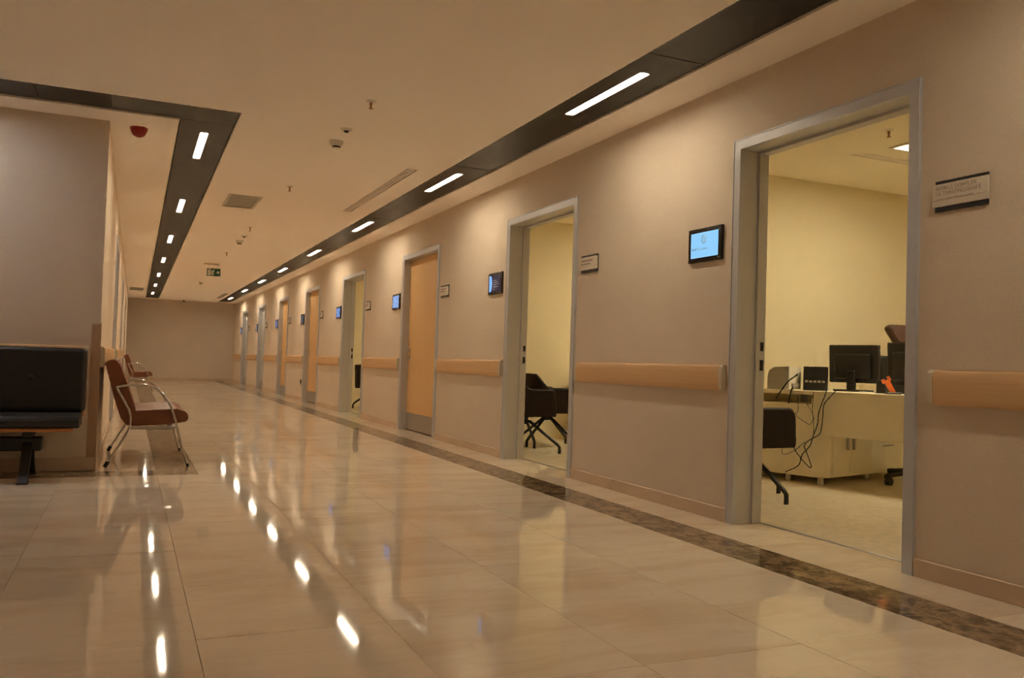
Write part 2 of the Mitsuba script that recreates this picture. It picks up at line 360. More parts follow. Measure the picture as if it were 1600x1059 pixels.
# ------------------------------------------------------------------ doors of the right wall
def door(i, near, far):
    d = f'door_{i + 1}'
    x0, x1 = W - 0.012, W + 0.04
    labels[d] = {'kind': 'structure', 'label': ('open doorway' if i in OPEN else 'closed door') + ' in a grey metal frame, ' + ORD[i] + ' in the row'}
    part(d, 'casing', prism(Polygon([(near, 0), (near + CW, 0), (near + CW, TOP - CW), (near, TOP)]), 0.030, 'yz', x0), 'frame_paint')
    part(d, 'casing', prism(Polygon([(far, 0), (far, TOP), (far - CW, TOP - CW), (far - CW, 0)]), 0.030, 'yz', x0), 'frame_paint')
    part(d, 'casing', prism(Polygon([(near, TOP), (near + CW, TOP - CW), (far - CW, TOP - CW), (far, TOP)]), 0.030, 'yz', x0), 'frame_paint')
    # raised outer edge of the casing
    e = 0.008
    part(d, 'casing_edge', cat(bx(x0 - 0.004, W + 0.001, near, near + e, 0, TOP, 0.002), bx(x0 - 0.004, W + 0.001, far - e, far, 0, TOP, 0.002), bx(x0 - 0.004, W + 0.001, near + e, far - e, TOP - e, TOP, 0.002)), 'frame_paint')
    a, b, t = near + CW, far - CW, TOP - CW
    xs = W + 0.105                                        # where the rebate for the leaf starts
    for nm, (ya, yb) in (('jamb', (a - 0.018, a)), ('jamb', (b, b + 0.018))):
        part(d, nm, bx(W + 0.014, W + WT, ya, yb, 0, t + 0.018), 'lining_paint')
    part(d, 'head', bx(W + 0.014, W + WT, a, b, t, t + 0.018), 'lining_paint')
    s = 0.016
    part(d, 'stop', bx(xs + 0.012, W + WT, a, a + s, 0, t, 0.002), 'lining_paint')
    part(d, 'stop', bx(xs + 0.012, W + WT, b - s, b, 0, t, 0.002), 'lining_paint')
    part(d, 'stop', bx(xs + 0.012, W + WT, a + s, b - s, t - s, t, 0.002), 'lining_paint')
    if i in OPEN:
        part(d, 'threshold', bx(W + WT - 0.012, W + WT + 0.006, a, b, -0.005, 0.006, 0.002), 'steel')
        part(d, 'strike_plate', cat(bx(W + WT - 0.035, W + WT - 0.012, b - s - 0.0015, b - s, 0.97, 1.02), bx(W + WT - 0.035, W + WT - 0.012, b - s - 0.0015, b - s, 0.86, 0.92)), 'slot_black', label='dark lock openings')
        return d
    xl = xs - 0.030
    grey = i >= 6
    leaf = part(d, 'leaf', bx(xl, xl + 0.040, a + 0.004, b - 0.004, 0.012, t - 0.004, 0.002), 'lining_paint' if grey else 'beech_door', label='plain grey door leaf' if grey else 'beech wood door leaf')
    part(leaf, 'kick_plate', bx(xl - 0.0015, xl, a + 0.006, b - 0.006, 0.014, 0.215), 'brushed_steel', label='brushed metal kick plate')
    hy = b - 0.075
    part(leaf, 'handle', cat(rot(cyl(0.010, 0, 0.05), -90, axis=(0, 1, 0)).apply_translation((xl, hy, 0.985)), tube([(xl - 0.048, hy, 0.985), (xl - 0.050, hy - 0.03, 0.985), (xl - 0.046, hy - 0.125, 0.985)], 0.010, 10), rot(cyl(0.026, 0, 0.006), -90, axis=(0, 1, 0)).apply_translation((xl, hy, 0.985))), 'steel', 30, label='steel lever handle')
    part(leaf, 'key_rose', rot(cyl(0.026, 0, 0.006), -90, axis=(0, 1, 0)).apply_translation((xl, hy, 0.895)), 'steel', 30)
    return d
for i, (n, f) in enumerate(DOORS): door(i, n, f)
for n, f in DOORS: part('floor', 'sill', bx(W + 0.0008, W + WT - 0.012, n + CW + 0.0005, f - CW - 0.0005, -0.02, 0.0), 'marble')
# doors of the left wall, seen almost edge on
for i, (a, b) in enumerate(LD):
    d = f'door_{9 + i}'
    labels[d] = {'kind': 'structure', 'label': 'recessed door with a grey frame in the left wall, ' + ('nearest', 'second', 'third')[i] + ' there'}
    xa, xb = lwx(a), lwx(b)
    part(d, 'jamb', bx(xa - 0.12, xa + 0.012, a, a + 0.05, 0, TOP, 0.003), 'frame_paint')
    part(d, 'jamb', bx(xb - 0.12, xb + 0.012, b - 0.05, b, 0, TOP, 0.003), 'frame_paint')
    part(d, 'head', bx(xa - 0.12, xa + 0.012, a + 0.05, b - 0.05, TOP - 0.05, TOP, 0.003), 'frame_paint')
    part(d, 'leaf', bx(xa - 0.10, xa - 0.065, a + 0.052, b - 0.052, 0.01, TOP - 0.052, 0.002), 'beech_door', label='beech wood door leaf')

# ------------------------------------------------------------------ skirting and handrails
gaps = [(-4.1, DOORS[0][0])] + [(DOORS[i][1], DOORS[i + 1][0]) for i in range(7)] + [(DOORS[7][1], YE)]
labels['baseboard_right'] = {'kind': 'structure', 'label': 'low brown stone skirting along the door wall'}
for a, b in gaps:
    n = max(1, round((b - a) / 0.6))
    for k in range(n): part('baseboard_right', 'stone', bx(W - 0.012, W + 0.001, a + (b - a) * k / n + 0.0007, a + (b - a) * (k + 1) / n - 0.0007, 0, 0.078, 0.003), 'skirting_stone')
labels['baseboard_lobby'] = {'kind': 'structure', 'label': 'brown stone skirting below the bench wall'}
for k in range(8): part('baseboard_lobby', 'stone', bx(lwx(HY) - 0.6 * (k + 1) + 0.0007, lwx(HY) - 0.6 * k - 0.0007 + (0.012 if k == 0 else 0), HY - 0.012, HY + 0.001, 0, 0.095, 0.003), 'skirting_stone')
labels['baseboard_end'] = {'kind': 'structure', 'label': 'brown stone skirting at the corridor end'}
for k in range(5): part('baseboard_end', 'stone', bx(lwx(YE) + 0.632 * k, lwx(YE) + 0.632 * (k + 1) - 0.0015, YE - 0.012, YE + 0.001, 0, 0.09, 0.003), 'skirting_stone')
labels['baseboard_left'] = {'kind': 'structure', 'label': 'brown stone skirting along the left wall'}
lg = [(HY, LD[0][0]), (LD[0][1], LD[1][0]), (LD[1][1], LD[2][0]), (LD[2][1], YE)]
for a, b in lg:
    n = max(1, round((b - a) / 0.6))
    for k in range(n):
        y0, y1 = a + (b - a) * k / n, a + (b - a) * (k + 1) / n
        part('baseboard_left', 'stone', bx(lwx(y0) - 0.002, lwx(y1) + 0.012, y0, y1 - 0.0015, 0, 0.078, 0.003), 'skirting_stone')

RZ0, RZ1, RD = 0.738, 0.885, 0.034
prof = Polygon([(0, RZ0 + 0.010), (0, RZ1 - 0.004), (-0.010, RZ1), (-0.024, RZ1 - 0.003), (-RD + 0.002, RZ1 - 0.014), (-RD, RZ1 - 0.05), (-RD, RZ0 + 0.04), (-RD + 0.003, RZ0 + 0.010), (-0.022, RZ0), (-0.008, RZ0 + 0.002)])
def rail(y0, y1, label, side=1, caps=(1, 1)):
    """a bumper handrail along the right wall (side 1) or the left one (side -1)"""
    k = thing('handrail', label, 'handrail')
    cw = 0.026
    def shift(m):
        v = m.vertices.copy()
        if side == 1: v[:, 0] = W + v[:, 0]
        else: v[:, 0] = np.array([lwx(y) for y in v[:, 1]]) - v[:, 0]
        m = trimesh.Trimesh(v, m.faces, process=False); m.fix_normals(); return m
    part(k, 'board', shift(prism(prof, (y1 - y0) - cw * sum(caps), 'xz', y0 + cw * caps[0])), 'beech_rail', 40)
    big = prof.buffer(0.0015)
    for c, ya in ((caps[0], y0), (caps[1], y1 - cw)):
        if c: part(k, 'end_cap', shift(prism(big, cw, 'xz', ya)), 'cream_plastic', 40, label='cream plastic end cap')
    return k
names = ['nearest', 'second', 'third', 'fourth', 'fifth', 'sixth', 'seventh', 'farthest']
rail(-4.0, DOORS[0][0] - 0.075, 'beech handrail cut by the right edge of the photo, below the big room sign', caps=(0, 1))
for i in range(7):
    rail(DOORS[i][1] + 0.035, DOORS[i + 1][0] - 0.060, f'beech handrail on the wall between the {names[i]} and the {names[i + 1]} door', caps=(1, 1))
rail(DOORS[7][1] + 0.035, YE - 0.02, 'short beech handrail between the farthest door and the corridor end', caps=(1, 0))
rail(HY + 0.06, LD[0][0] - 0.06, 'beech handrail on the left wall above the near brown seat', side=-1)
rail(LD[0][1] + 0.05, LD[1][0] - 0.05, 'beech handrail on the left wall between its first and second door', side=-1)
rail(LD[1][1] + 0.05, LD[2][0] - 0.05, 'beech handrail on the left wall above the far brown seat', side=-1)
k = thing('handrail', 'beech handrail on the wall behind the black bench', 'handrail')
v = prism(prof, 3.9, 'xz', 0.0)
def to_lobby(m, xr):
    q = m.vertices.copy(); q = np.c_[xr - q[:, 1], HY + q[:, 0], q[:, 2]]; m = trimesh.Trimesh(q, m.faces, process=False); m.fix_normals(); return m
part(k, 'board', to_lobby(v, -0.282), 'beech_rail', 40)
part(k, 'end_cap', to_lobby(prism(prof.buffer(0.0015), 0.026, 'xz', 0.0), -0.256), 'cream_plastic', 40, label='cream plastic end cap')

# ------------------------------------------------------------------ rooms behind the open doors
RX0, RX1 = W + WT, 7.3
bounds = [DOORS[0][0] - 0.10] + [DOORS[i + 1][0] - 0.10 for i in range(7)]
for i in OPEN:
    y0 = bounds[i]; y1 = bounds[i + 1]
    n = {0: 'near', 1: 'second', 3: 'fourth'}[i]
    struct(f'floor_{i + 2}', bx(RX0 - 0.004, RX1, y0, y1, -0.05, -0.001), 'vinyl', f'grey vinyl floor of the {n} room')
    struct(f'ceiling_{i + 2}', prism(sbox(RX0, y0, RX1, y1).difference(shapely.union_all([sbox(4.985, y0 + 1.38, 5.585, y0 + 1.98).buffer(-0.02), sbox(4.93, y0 + 2.18, 6.1, y0 + 2.29)]) if i == 0 else sbox(4.985, y0 + 1.45, 5.585, y0 + 2.05).buffer(-0.02)), 0.03, 'xy', H), 'room_ceiling', f'ceiling of the {n} room')
    struct(f'wall_room_{i + 1}_far', bx(RX1, RX1 + 0.08, y0 - 0.08, y1 + 0.08, -0.01, H + 0.03), 'room_paint')
    struct(f'wall_room_{i + 1}_partition', bx(RX0, RX1, y1, y1 + 0.06, -0.01, H + 0.03), 'room_paint', f'cream painted partition wall in the {n} room')
    if i != 1: struct(f'wall_room_{i + 1}_near', bx(RX0, RX1, y0 - 0.06, y0, -0.01, H + 0.03), 'room_paint')
    ly = y0 + (1.38 if i == 0 else 1.45)
    k = thing('ceiling_panel_light', ('bright square ceiling lamp seen through the nearest doorway' if i == 0 else f'square ceiling lamp of the {n} room'), 'ceiling light')
    fr = sbox(4.985, ly, 5.585, ly + 0.6)
    part(k, 'frame', prism(fr.difference(fr.buffer(-0.025)), 0.012, 'xy', H - 0.012), 'white_plastic')
    part(k, 'diffuser', prism(fr.buffer(-0.022), 0.004, 'xy', H + 0.004), 'white_plastic', label='glowing white diffuser', emit=ROOM_LIGHT)
    part(k, 'back_box', bx(4.985, 5.585, ly, ly + 0.6, H + 0.012, H + 0.05), 'grey_plastic')

# ------------------------------------------------------------------ air grilles
def slot_grille(x0, x1, y0, y1, label, along='y', n=4, cat_='air vent', bar='ceiling_paint'):
    k = thing('slot_diffuser', label, cat_)
    w = (x1 - x0) if along == 'y' else (y1 - y0)
    p = w / (n + 0.5)
    t, zt = 0.004, H + 0.072                              # an open duct of grey sheet metal above the bars
    part(k, 'duct', cat(bx(x0 - t, x1 + t, y0 - t, y1 + t, zt - t, zt), bx(x0 - t, x0, y0, y1, H + 0.004, zt), bx(x1, x1 + t, y0, y1, H + 0.004, zt), bx(x0 - t, x1 + t, y0 - t, y0, H + 0.004, zt), bx(x0 - t, x1 + t, y1, y1 + t, H + 0.004, zt)), 'vent_grey', label='grey sheet metal duct behind the bars')
    for j in range(n + 1):
        c = (j * p, j * p + p * 0.50) if j < n else (w - p * 0.25, w)
        if j == 0: c = (0, p * 0.4)
        if along == 'y': m = bx(x0 + c[0], x0 + c[1], y0, y1, H - 0.001, H + 0.004)
        else: m = bx(x0, x1, y0 + c[0], y0 + c[1], H - 0.001, H + 0.004)
        part(k, 'bar', m, bar)
    return k
slot_grille(SL[0], SL[1], SL[2], SL[3], 'long slotted air grille in the ceiling beside the dark strip of the door wall')
slot_grille(2.30, 2.44, 24.2, 26.6, 'small far slotted ceiling grille near the corridor end, right of the exit sign', n=4, bar='vent_grey')
slot_grille(-0.02, 0.32, 24.0, 25.1, 'far slotted air grille in the ceiling left of the left light strip', along='x', n=3, bar='vent_grey')
slot_grille(4.93, 6.1, bounds[0] + 2.18, bounds[0] + 2.29, 'slotted air grille in the ceiling behind the nearest doorway', along='x')
k = thing('air_grille', 'grey rectangular air grille in the corridor ceiling', 'air vent')
part(k, 'frame', prism(sbox(SQ[0] - 0.015, SQ[2] - 0.015, SQ[1] + 0.015, SQ[3] + 0.015).difference(sbox(SQ[0] + 0.012, SQ[2] + 0.012, SQ[1] - 0.012, SQ[3] - 0.012)), 0.006, 'xy', H - 0.006), 'vent_grey')
part(k, 'back', bx(SQ[0], SQ[1], SQ[2], SQ[3], H + 0.02, H + 0.03), 'vent_grey')
for j in range(26):
    y = SQ[2] + 0.014 + j * (SQ[3] - SQ[2] - 0.03) / 26
    part(k, 'louvre', rot(bx(SQ[0] + 0.012, SQ[1] - 0.012, y, y + 0.0275, H + 0.003, H + 0.0045), 5, (0, y + 0.013, H + 0.004), (1, 0, 0)), 'vent_grey')

# ------------------------------------------------------------------ small ceiling fittings
def sprinkler(x, y, label):
    k = thing('sprinkler', label, 'sprinkler', 'ceiling sprinklers')
    part(k, 'rosette', lathe([(0, H - 0.010), (0.020, H - 0.009), (0.032, H - 0.002), (0.033, H), (0, H)], 20, x, y), 'white_plastic', 40)
    part(k, 'body', lathe([(0, H - 0.045), (0.006, H - 0.045), (0.007, H - 0.030), (0.010, H - 0.022), (0.010, H - 0.008), (0, H - 0.008)], 14, x, y), 'brass', 40)
    part(k, 'deflector', cyl(0.015, H - 0.050, H - 0.046, x, y, 16), 'brass', 30)
for (x, y), t in zip([(1.363, 5.372), (1.375, 8.469), (1.381, 11.473), (1.40, 14.56)], ['nearest corridor ceiling sprinkler, ahead of the smoke detectors', 'second corridor ceiling sprinkler, right of the grey air grille', 'third corridor ceiling sprinkler, just before the far detectors', 'fourth corridor ceiling sprinkler, just before the exit sign']):
    sprinkler(x, y, t)
sprinkler(4.632, 4.212, 'ceiling sprinkler inside the room behind the nearest doorway')
def detector(x, y, label, s=1.0):
    k = thing('smoke_detector', label, 'smoke detector', 'ceiling detectors')
    part(k, 'base', lathe([(0, H - 0.016 * s), (0.050 * s, H - 0.016 * s), (0.054 * s, H - 0.010 * s), (0.054 * s, H), (0, H)], 28, x, y), 'white_plastic', 30)
    part(k, 'chamber', lathe([(0, H - 0.042 * s), (0.036 * s, H - 0.040 * s), (0.046 * s, H - 0.030 * s), (0.048 * s, H - 0.016 * s), (0, H - 0.016 * s)], 28, x, y), 'white_plastic', 30)
    part(k, 'intake', lathe([(0.0, H - 0.053 * s), (0.030 * s, H - 0.053 * s), (0.031 * s, H - 0.041 * s), (0, H - 0.041 * s)], 24, x, y), 'slot_black', 30, label='dark air intake')
    part(k, 'cap', lathe([(0.0, H - 0.058 * s), (0.026 * s, H - 0.057 * s), (0.031 * s, H - 0.053 * s), (0, H - 0.053 * s)], 24, x, y), 'white_plastic', 30)
detector(1.39, 6.50, 'larger white smoke detector of the near pair on the ceiling')
detector(1.411, 12.90, 'white smoke detector of the far pair on the ceiling')
detector(1.468, 20.9, 'smallest and farthest white detector on the ceiling, behind the exit sign', 0.9)
def sensor(x, y, label):
    k = thing('ceiling_sensor', label, 'sensor', 'ceiling sensors')
    part(k, 'ring', lathe([(0, H - 0.014), (0.034, H - 0.014), (0.042, H - 0.006), (0.043, H), (0, H)], 28, x, y), 'white_plastic', 30)
    part(k, 'lens', lathe([(0, H - 0.027), (0.012, H - 0.025), (0.019, H - 0.019), (0.021, H - 0.014), (0, H - 0.014)], 24, x, y), 'black_gloss', 40, label='dark round lens')
sensor(1.378, 6.12, 'flat white round sensor with dark lens beside the near smoke detector')
sensor(1.41, 12.35, 'flat round sensor beside the far smoke detector')
k = thing('fire_sounder', 'red dome fire sounder on the ceiling at the left wall corner', 'fire alarm')
part(k, 'base', cyl(0.062, H - 0.012, H, 0.008, 6.90, 30), 'red_plastic', 30)
part(k, 'dome', lathe([(0, H - 0.070), (0.022, H - 0.067), (0.042, H - 0.054), (0.055, H - 0.030), (0.058, H - 0.012), (0, H - 0.012)], 30, 0.008, 6.90), 'red_plastic', 40)
k = thing('dome_camera', 'small dark dome camera on the ceiling at the end wall', 'camera')
part(k, 'base', cyl(0.05, H - 0.02, H, 1.526, 28.4, 24), 'white_plastic', 30)
part(k, 'dome', lathe([(0, H - 0.060), (0.02, H - 0.056), (0.036, H - 0.042), (0.042, H - 0.02), (0, H - 0.02)], 24, 1.526, 28.4), 'black_gloss', 40)
# exit sign, hung across the corridor
k = thing('exit_sign', 'green and white hanging exit sign with running man and arrow', 'exit sign')
ex0, ex1, ez0, ez1, ey = 1.252, 1.492, 2.285, 2.425, 16.5
part(k, 'mount', bx(1.20, 1.47, ey - 0.03, ey + 0.03, H - 0.022, H, 0.003), 'cream_plastic')
for xx in (1.29, 1.44): part(k, 'rod', cyl(0.004, ez1, H - 0.02, xx, ey, 8), 'steel')
part(k, 'panel', bx(ex0, ex1, ey - 0.008, ey + 0.008, ez0, ez1, 0.002), 'sign_green')
def onsign(poly): return prism(shapely.affinity.translate(shapely.affinity.scale(poly, 0.14, 0.14, origin=(0, 0)), ex0, ez0), 0.0015, 'xz', ey - 0.0095)
doorsym = sbox(0.10, 0.12, 0.42, 0.90).difference(sbox(0.16, 0.12, 0.36, 0.84))
man = shapely.union_all([shapely.Point(0.86, 0.80).buffer(0.075), shapely.LineString([(0.80, 0.68), (0.70, 0.42), (0.84, 0.28), (0.74, 0.12)]).buffer(0.055), shapely.LineString([(0.70, 0.42), (0.58, 0.28), (0.46, 0.28)]).buffer(0.05), shapely.LineString([(0.62, 0.60), (0.70, 0.68), (0.84, 0.66), (0.92, 0.54), (1.0, 0.58)]).buffer(0.04)])
arrow = shapely.union_all([sbox(1.22, 0.45, 1.45, 0.57), Polygon([(1.40, 0.76), (1.62, 0.51), (1.40, 0.26)])])
part(k, 'white_field', onsign(sbox(0.04, 0.06, 0.52, 0.94)), 'sign_white')
part(k, 'running_man', onsign(man), 'sign_white')
part(k, 'arrow', onsign(arrow), 'sign_white')
part(k, 'door_symbol', prism(shapely.affinity.translate(shapely.affinity.scale(doorsym, 0.14, 0.14, origin=(0, 0)), ex0, ez0), 0.0015, 'xz', ey - 0.011), 'sign_green')

# ------------------------------------------------------------------ wall screens and room signs
SCR = [(0.27, 0.62, 1.0), (0.35, 0.8, 1.9), (0.20, 0.38, 0.80), (0.12, 0.24, 0.60), (0.05, 0.07, 0.10), (0.07, 0.13, 0.40), (0.12, 0.14, 0.19), (0.09, 0.15, 0.33)]
def wall_screen(i, near, far):
    yl, yr = far + 0.405, far + 0.085                     # left and right edge as one faces the wall
    z0, z1 = 1.497, 1.699
    where = ['nearest to the camera, with a circular emblem', 'second along the wall, black with a pale blue arc', 'third along the wall, beside the nearest closed door', 'fourth along the wall, beside the third open doorway', 'fifth along the wall, dark', 'sixth along the wall', 'seventh along the wall, dim grey', 'farthest along the wall, at the corridor end'][i]
    k = thing('wall_screen', f'small black-framed door display, {where}', 'display screen', 'door displays')
    part(k, 'bezel', bx(W - 0.018, W + 0.001, yr, yl, z0, z1, 0.003), 'black_gloss')
    part(k, 'button', rot(cyl(0.004, 0, 0.003, n=12), -90, axis=(0, 1, 0)).apply_translation((W - 0.018, yr + 0.022, z0 + 0.014)), 'steel')
    dz0, dz1, dl, dr_ = z0 + 0.026, z1 - 0.026, yl - 0.028, yr + 0.030
    xd = W - 0.0192
    pale = SCR[i]
    base = (0.01, 0.015, 0.04) if i == 1 else pale
    part(k, 'display', bx(xd, xd + 0.002, dr_, dl, dz0, dz1), 'black_gloss', label='lit display' if i != 4 else 'dark display', emit=base)
    if i == 1:
        arc = shapely.Point(dl + 0.055, (dz0 + dz1) / 2).buffer(0.125, 24).intersection(sbox(dr_, dz0, dl, dz1))
        part(k, 'emblem', prism(arc, 0.0006, 'yz', xd - 0.0006), 'black_gloss', emit=(0.22, 0.48, 1.0), label='pale blue arc')
        for q, ll in enumerate((0.085, 0.120, 0.135, 0.120, 0.050)):
            part(k, 'text_line', bx(xd - 0.0006, xd, dl - 0.088 - ll, dl - 0.088, dz1 - 0.050 - q * 0.020, dz1 - 0.044 - q * 0.020), 'pale_print')
    elif i in (0,):
        ring = shapely.Point((dl + dr_) / 2 + 0.005, dz0 + 0.108).buffer(0.026, 24)
        cross = shapely.union_all([sbox(-0.005, -0.016, 0.005, 0.016), sbox(-0.016, -0.005, 0.016, 0.005)])
        cross = shapely.affinity.translate(cross, (dl + dr_) / 2 + 0.005, dz0 + 0.108)
        part(k, 'emblem', prism(ring.difference(ring.buffer(-0.005)).union(cross.buffer(0.001).difference(cross.buffer(-0.002))), 0.0006, 'yz', xd - 0.0006), 'display_ink', label='circular emblem')
        part(k, 'text_line', walltext('Renkli Doppler', 0.0165, dl - 0.010, dz0 + 0.045, xd, d=0.0006), 'display_ink')
    elif i in (2, 3, 5):
        for q in range(3):
            part(k, 'text_line', bx(xd - 0.0006, xd, dr_ + 0.02, dl - 0.02, dz0 + 0.03 + q * 0.04, dz0 + 0.037 + q * 0.04), 'display_ink')
def room_sign(i, near, far):
    yl, yr = near - 0.072, near - 0.332
    z0, z1 = 1.572, 1.668
    text = {0: (('RENKLİ DOPPLER', 0.0165), ('ULTRASONOGRAFİ', 0.0165), ('Colour Doppler Ultrasonography', 0.0085))}
    where = ['largest in view, right of the nearest doorway', 'right of the second open doorway', 'right of the nearest closed door', 'right of the third open doorway', 'right of the second closed door', 'right of the third closed door', 'right of the first grey door', 'right of the farthest door'][i]
    k = thing('room_sign', f'cream room name plate with dark bars, {where}', 'sign', 'room name plates')
    part(k, 'back_plate', bx(W - 0.010, W + 0.001, yr + 0.008, yl - 0.008, z0 - 0.020, z1 + 0.014, 0.001), 'black_plastic', label='dark back plate showing as bars above and below')
    xf = W - 0.016
    part(k, 'face_plate', bx(xf, W - 0.010, yr, yl, z0, z1, 0.001), 'sign_plate', label='cream face plate')
    part(k, 'rule', bx(xf - 0.0006, xf, yr + 0.002, yl - 0.002, z0 + 0.0265, z0 + 0.0280), 'sign_ink')
    for q, (t, h) in enumerate(text.get(i, ())):
        part(k, 'lettering', walltext(t, h, yl - 0.016, z1 - 0.027 - q * 0.0225 - (0.0 if h > 0.009 else -0.003), xf, d=0.0006), 'sign_ink')
    if i not in text:
        for q in range(2): part(k, 'lettering', bx(xf - 0.0006, xf, yr + 0.07 + 0.03 * q, yl - 0.018, z1 - 0.034 - 0.024 * q, z1 - 0.022 - 0.024 * q), 'sign_ink')
for i, (n, f) in enumerate(DOORS):
    wall_screen(i, n, f); room_sign(i, n, f)
k = thing('wall_socket', 'small dark wall socket low on the wall beside the third closed-door gap', 'wall socket')
labels[k]['label'] = 'small dark socket low on the wall, left of the second closed wooden door'
part(k, 'plate', bx(W - 0.010, W + 0.001, 16.93, 17.01, 0.335, 0.42, 0.003), 'black_plastic')
part(k, 'socket', rot(cyl(0.02, 0, 0.006, n=18), -90, axis=(0, 1, 0)).apply_translation((W - 0.010, 16.97, 0.378)), 'black_metal')
# corner guard
cgx = lwx(HY)
guard = Polygon([(cgx - 0.055, HY - 0.006), (cgx + 0.006, HY - 0.006), (cgx + 0.006, HY + 0.055), (cgx, HY + 0.055), (cgx, HY), (cgx - 0.055, HY)])
k = thing('corner_guard', 'upright brown wooden corner guard at the wall corner behind the bench', 'corner guard')
part(k, 'strip', prism(guard, 0.945, 'xy', 0.098), 'guard_wood')
part(k, 'end_cap', prism(guard.buffer(0.0012), 0.012, 'xy', 1.043), 'cream_plastic', label='pale end cap')

# ------------------------------------------------------------------ black bench
def cushion(x0, x1, y0, y1, z0, z1, r):
    m = rbox(x0, x1, y0, y1, z0, z1, r, 20); return m
k = thing('bench', 'long black padded waiting bench on a black beam, at the left edge of the view', 'bench')
BX1, BX0 = -0.252, -2.05
back = cushion(BX0, BX1, 6.60, 6.685, 0.425, 0.868, 0.035)
back = rot(back, -4, (0, 6.64, 0.44), (1, 0, 0))
part(k, 'backrest', back, 'black_leather', 40)
part(k, 'back_shell', rot(bx(BX0 + 0.01, BX1 - 0.01, 6.684, 6.700, 0.40, 0.86, 0.004), -4, (0, 6.64, 0.44), (1, 0, 0)), 'bench_ply', label='orange-brown plywood shell')
sp = Polygon([(6.66, 0.345), (6.66, 0.425), (6.45, 0.432), (6.28, 0.432), (6.235, 0.420), (6.215, 0.392), (6.22, 0.362), (6.25, 0.345)]).buffer(-0.012).buffer(0.012, 6)
seat = prism(sp, BX1 - 0.02 - BX0, 'yz', BX0)
part(k, 'seat', seat, 'black_leather', 50)
part(k, 'seat_shell', bx(BX0 + 0.01, BX1 - 0.055, 6.24, 6.66, 0.322, 0.345, 0.005), 'bench_ply', label='orange-brown plywood shell')
for xx in (-0.59, -1.15, -1.71):
    part(k, 'button', rot(M(m3.Manifold.sphere(0.018, 20).scale((1, 1, 0.45))), 86, axis=(1, 0, 0)).apply_translation((xx, 6.592, 0.665)), 'black_leather', True)
part(k, 'beam', bx(BX0 + 0.2, -0.49, 6.40, 6.50, 0.185, 0.275, 0.008), 'black_metal')
for xx in (-0.60, -1.75):
    for sgn, yf in ((-1, 6.20), (1, 6.70)):
        ym = 6.45 + sgn * 0.03
        leg = Polygon([(ym - 0.035, 0.24), (ym + 0.035, 0.24), (yf + 0.03, 0.012), (yf - 0.03, 0.012)])
        part(k, 'leg', prism(leg, 0.055, 'yz', xx - 0.0), 'black_metal')
        part(k, 'foot', bx(xx - 0.006, xx + 0.061, yf - 0.045, yf + 0.045, 0.0, 0.012, 0.003), 'black_plastic')
    part(k, 'bracket', bx(xx, xx + 0.055, 6.36, 6.62, 0.275, 0.323, 0.004), 'black_metal')

# ------------------------------------------------------------------ brown two-seat chairs with chrome frames
SIDE = [(-0.132, 0.018), (-0.062, 0.140), (0.008, 0.272), (0.021, 0.340), (0.012, 0.410), (-0.016, 0.470), (-0.076, 0.578), (-0.072, 0.592), (0.003, 0.606), (0.104, 0.612), (0.199, 0.578), (0.271, 0.498), (0.319, 0.387), (0.360, 0.238), (0.405, 0.085), (0.431, 0.010)]
def wait_seat(dx, y0, label, wdt=1.13):
    k = thing('waiting_chair', label, 'chair', 'brown waiting chairs along the left wall')
    for y in (y0, y0 + wdt):
        part(k, 'side_frame', moved(tube([(x + dx, y, z) for x, z in SIDE], 0.0088, 10, 5), 0, 0, 0), 'chrome', True, label='bent chrome tube arm and leg')
        part(k, 'foot_cap', cat(tube([(-0.140 + dx, y, 0.004), (-0.118 + dx, y, 0.044)], 0.0145, 10), tube([(0.427 + dx, y, 0.020), (0.433 + dx, y, 0.001)], 0.0105, 10)), 'black_plastic', 40)
    for q in range(2):
        a = y0 + 0.025 + q * (wdt - 0.05) / 2; b = a + (wdt - 0.05) / 2 - 0.008
        sp = Polygon([(0.020, 0.300), (0.270, 0.314), (0.405, 0.334), (0.423, 0.352), (0.421, 0.392), (0.400, 0.412), (0.340, 0.432), (0.200, 0.425), (0.045, 0.415), (0.020, 0.385)]).buffer(-0.014).buffer(0.014, 5)
        m = prism(sp, b - a, 'xz', a); m.apply_translation((dx, 0, 0)); part(k, 'seat', m, 'brown_leather', 40)
        bp = Polygon([(-0.164, 0.760), (-0.142, 0.788), (-0.095, 0.792), (-0.070, 0.765), (-0.010, 0.610), (0.052, 0.430), (0.056, 0.335), (0.030, 0.300), (-0.008, 0.312), (-0.046, 0.360), (-0.100, 0.520)]).buffer(-0.016).buffer(0.016, 5)
        m = prism(bp, b - a, 'xz', a); m.apply_translation((dx, 0, 0)); part(k, 'backrest', m, 'brown_leather', 40)
    part(k, 'seat_bar', cat(bx(0.02 + dx, 0.335 + dx, y0, y0 + 0.012, 0.278, 0.306, 0.003), bx(0.03 + dx, 0.335 + dx, y0 + wdt - 0.012, y0 + wdt, 0.288, 0.306, 0.003), bx(0.05 + dx, 0.085 + dx, y0, y0 + wdt, 0.284, 0.302, 0.003), bx(0.28 + dx, 0.315 + dx, y0, y0 + wdt, 0.284, 0.302, 0.003)), 'chrome', label='chrome seat rail')
    return k
wait_seat(0.018, 6.95, 'near brown leather chair with curved chrome arms by the wall corner')
wait_seat(0.094, 20.4, 'far small brown leather chair with chrome arms near the corridor end')

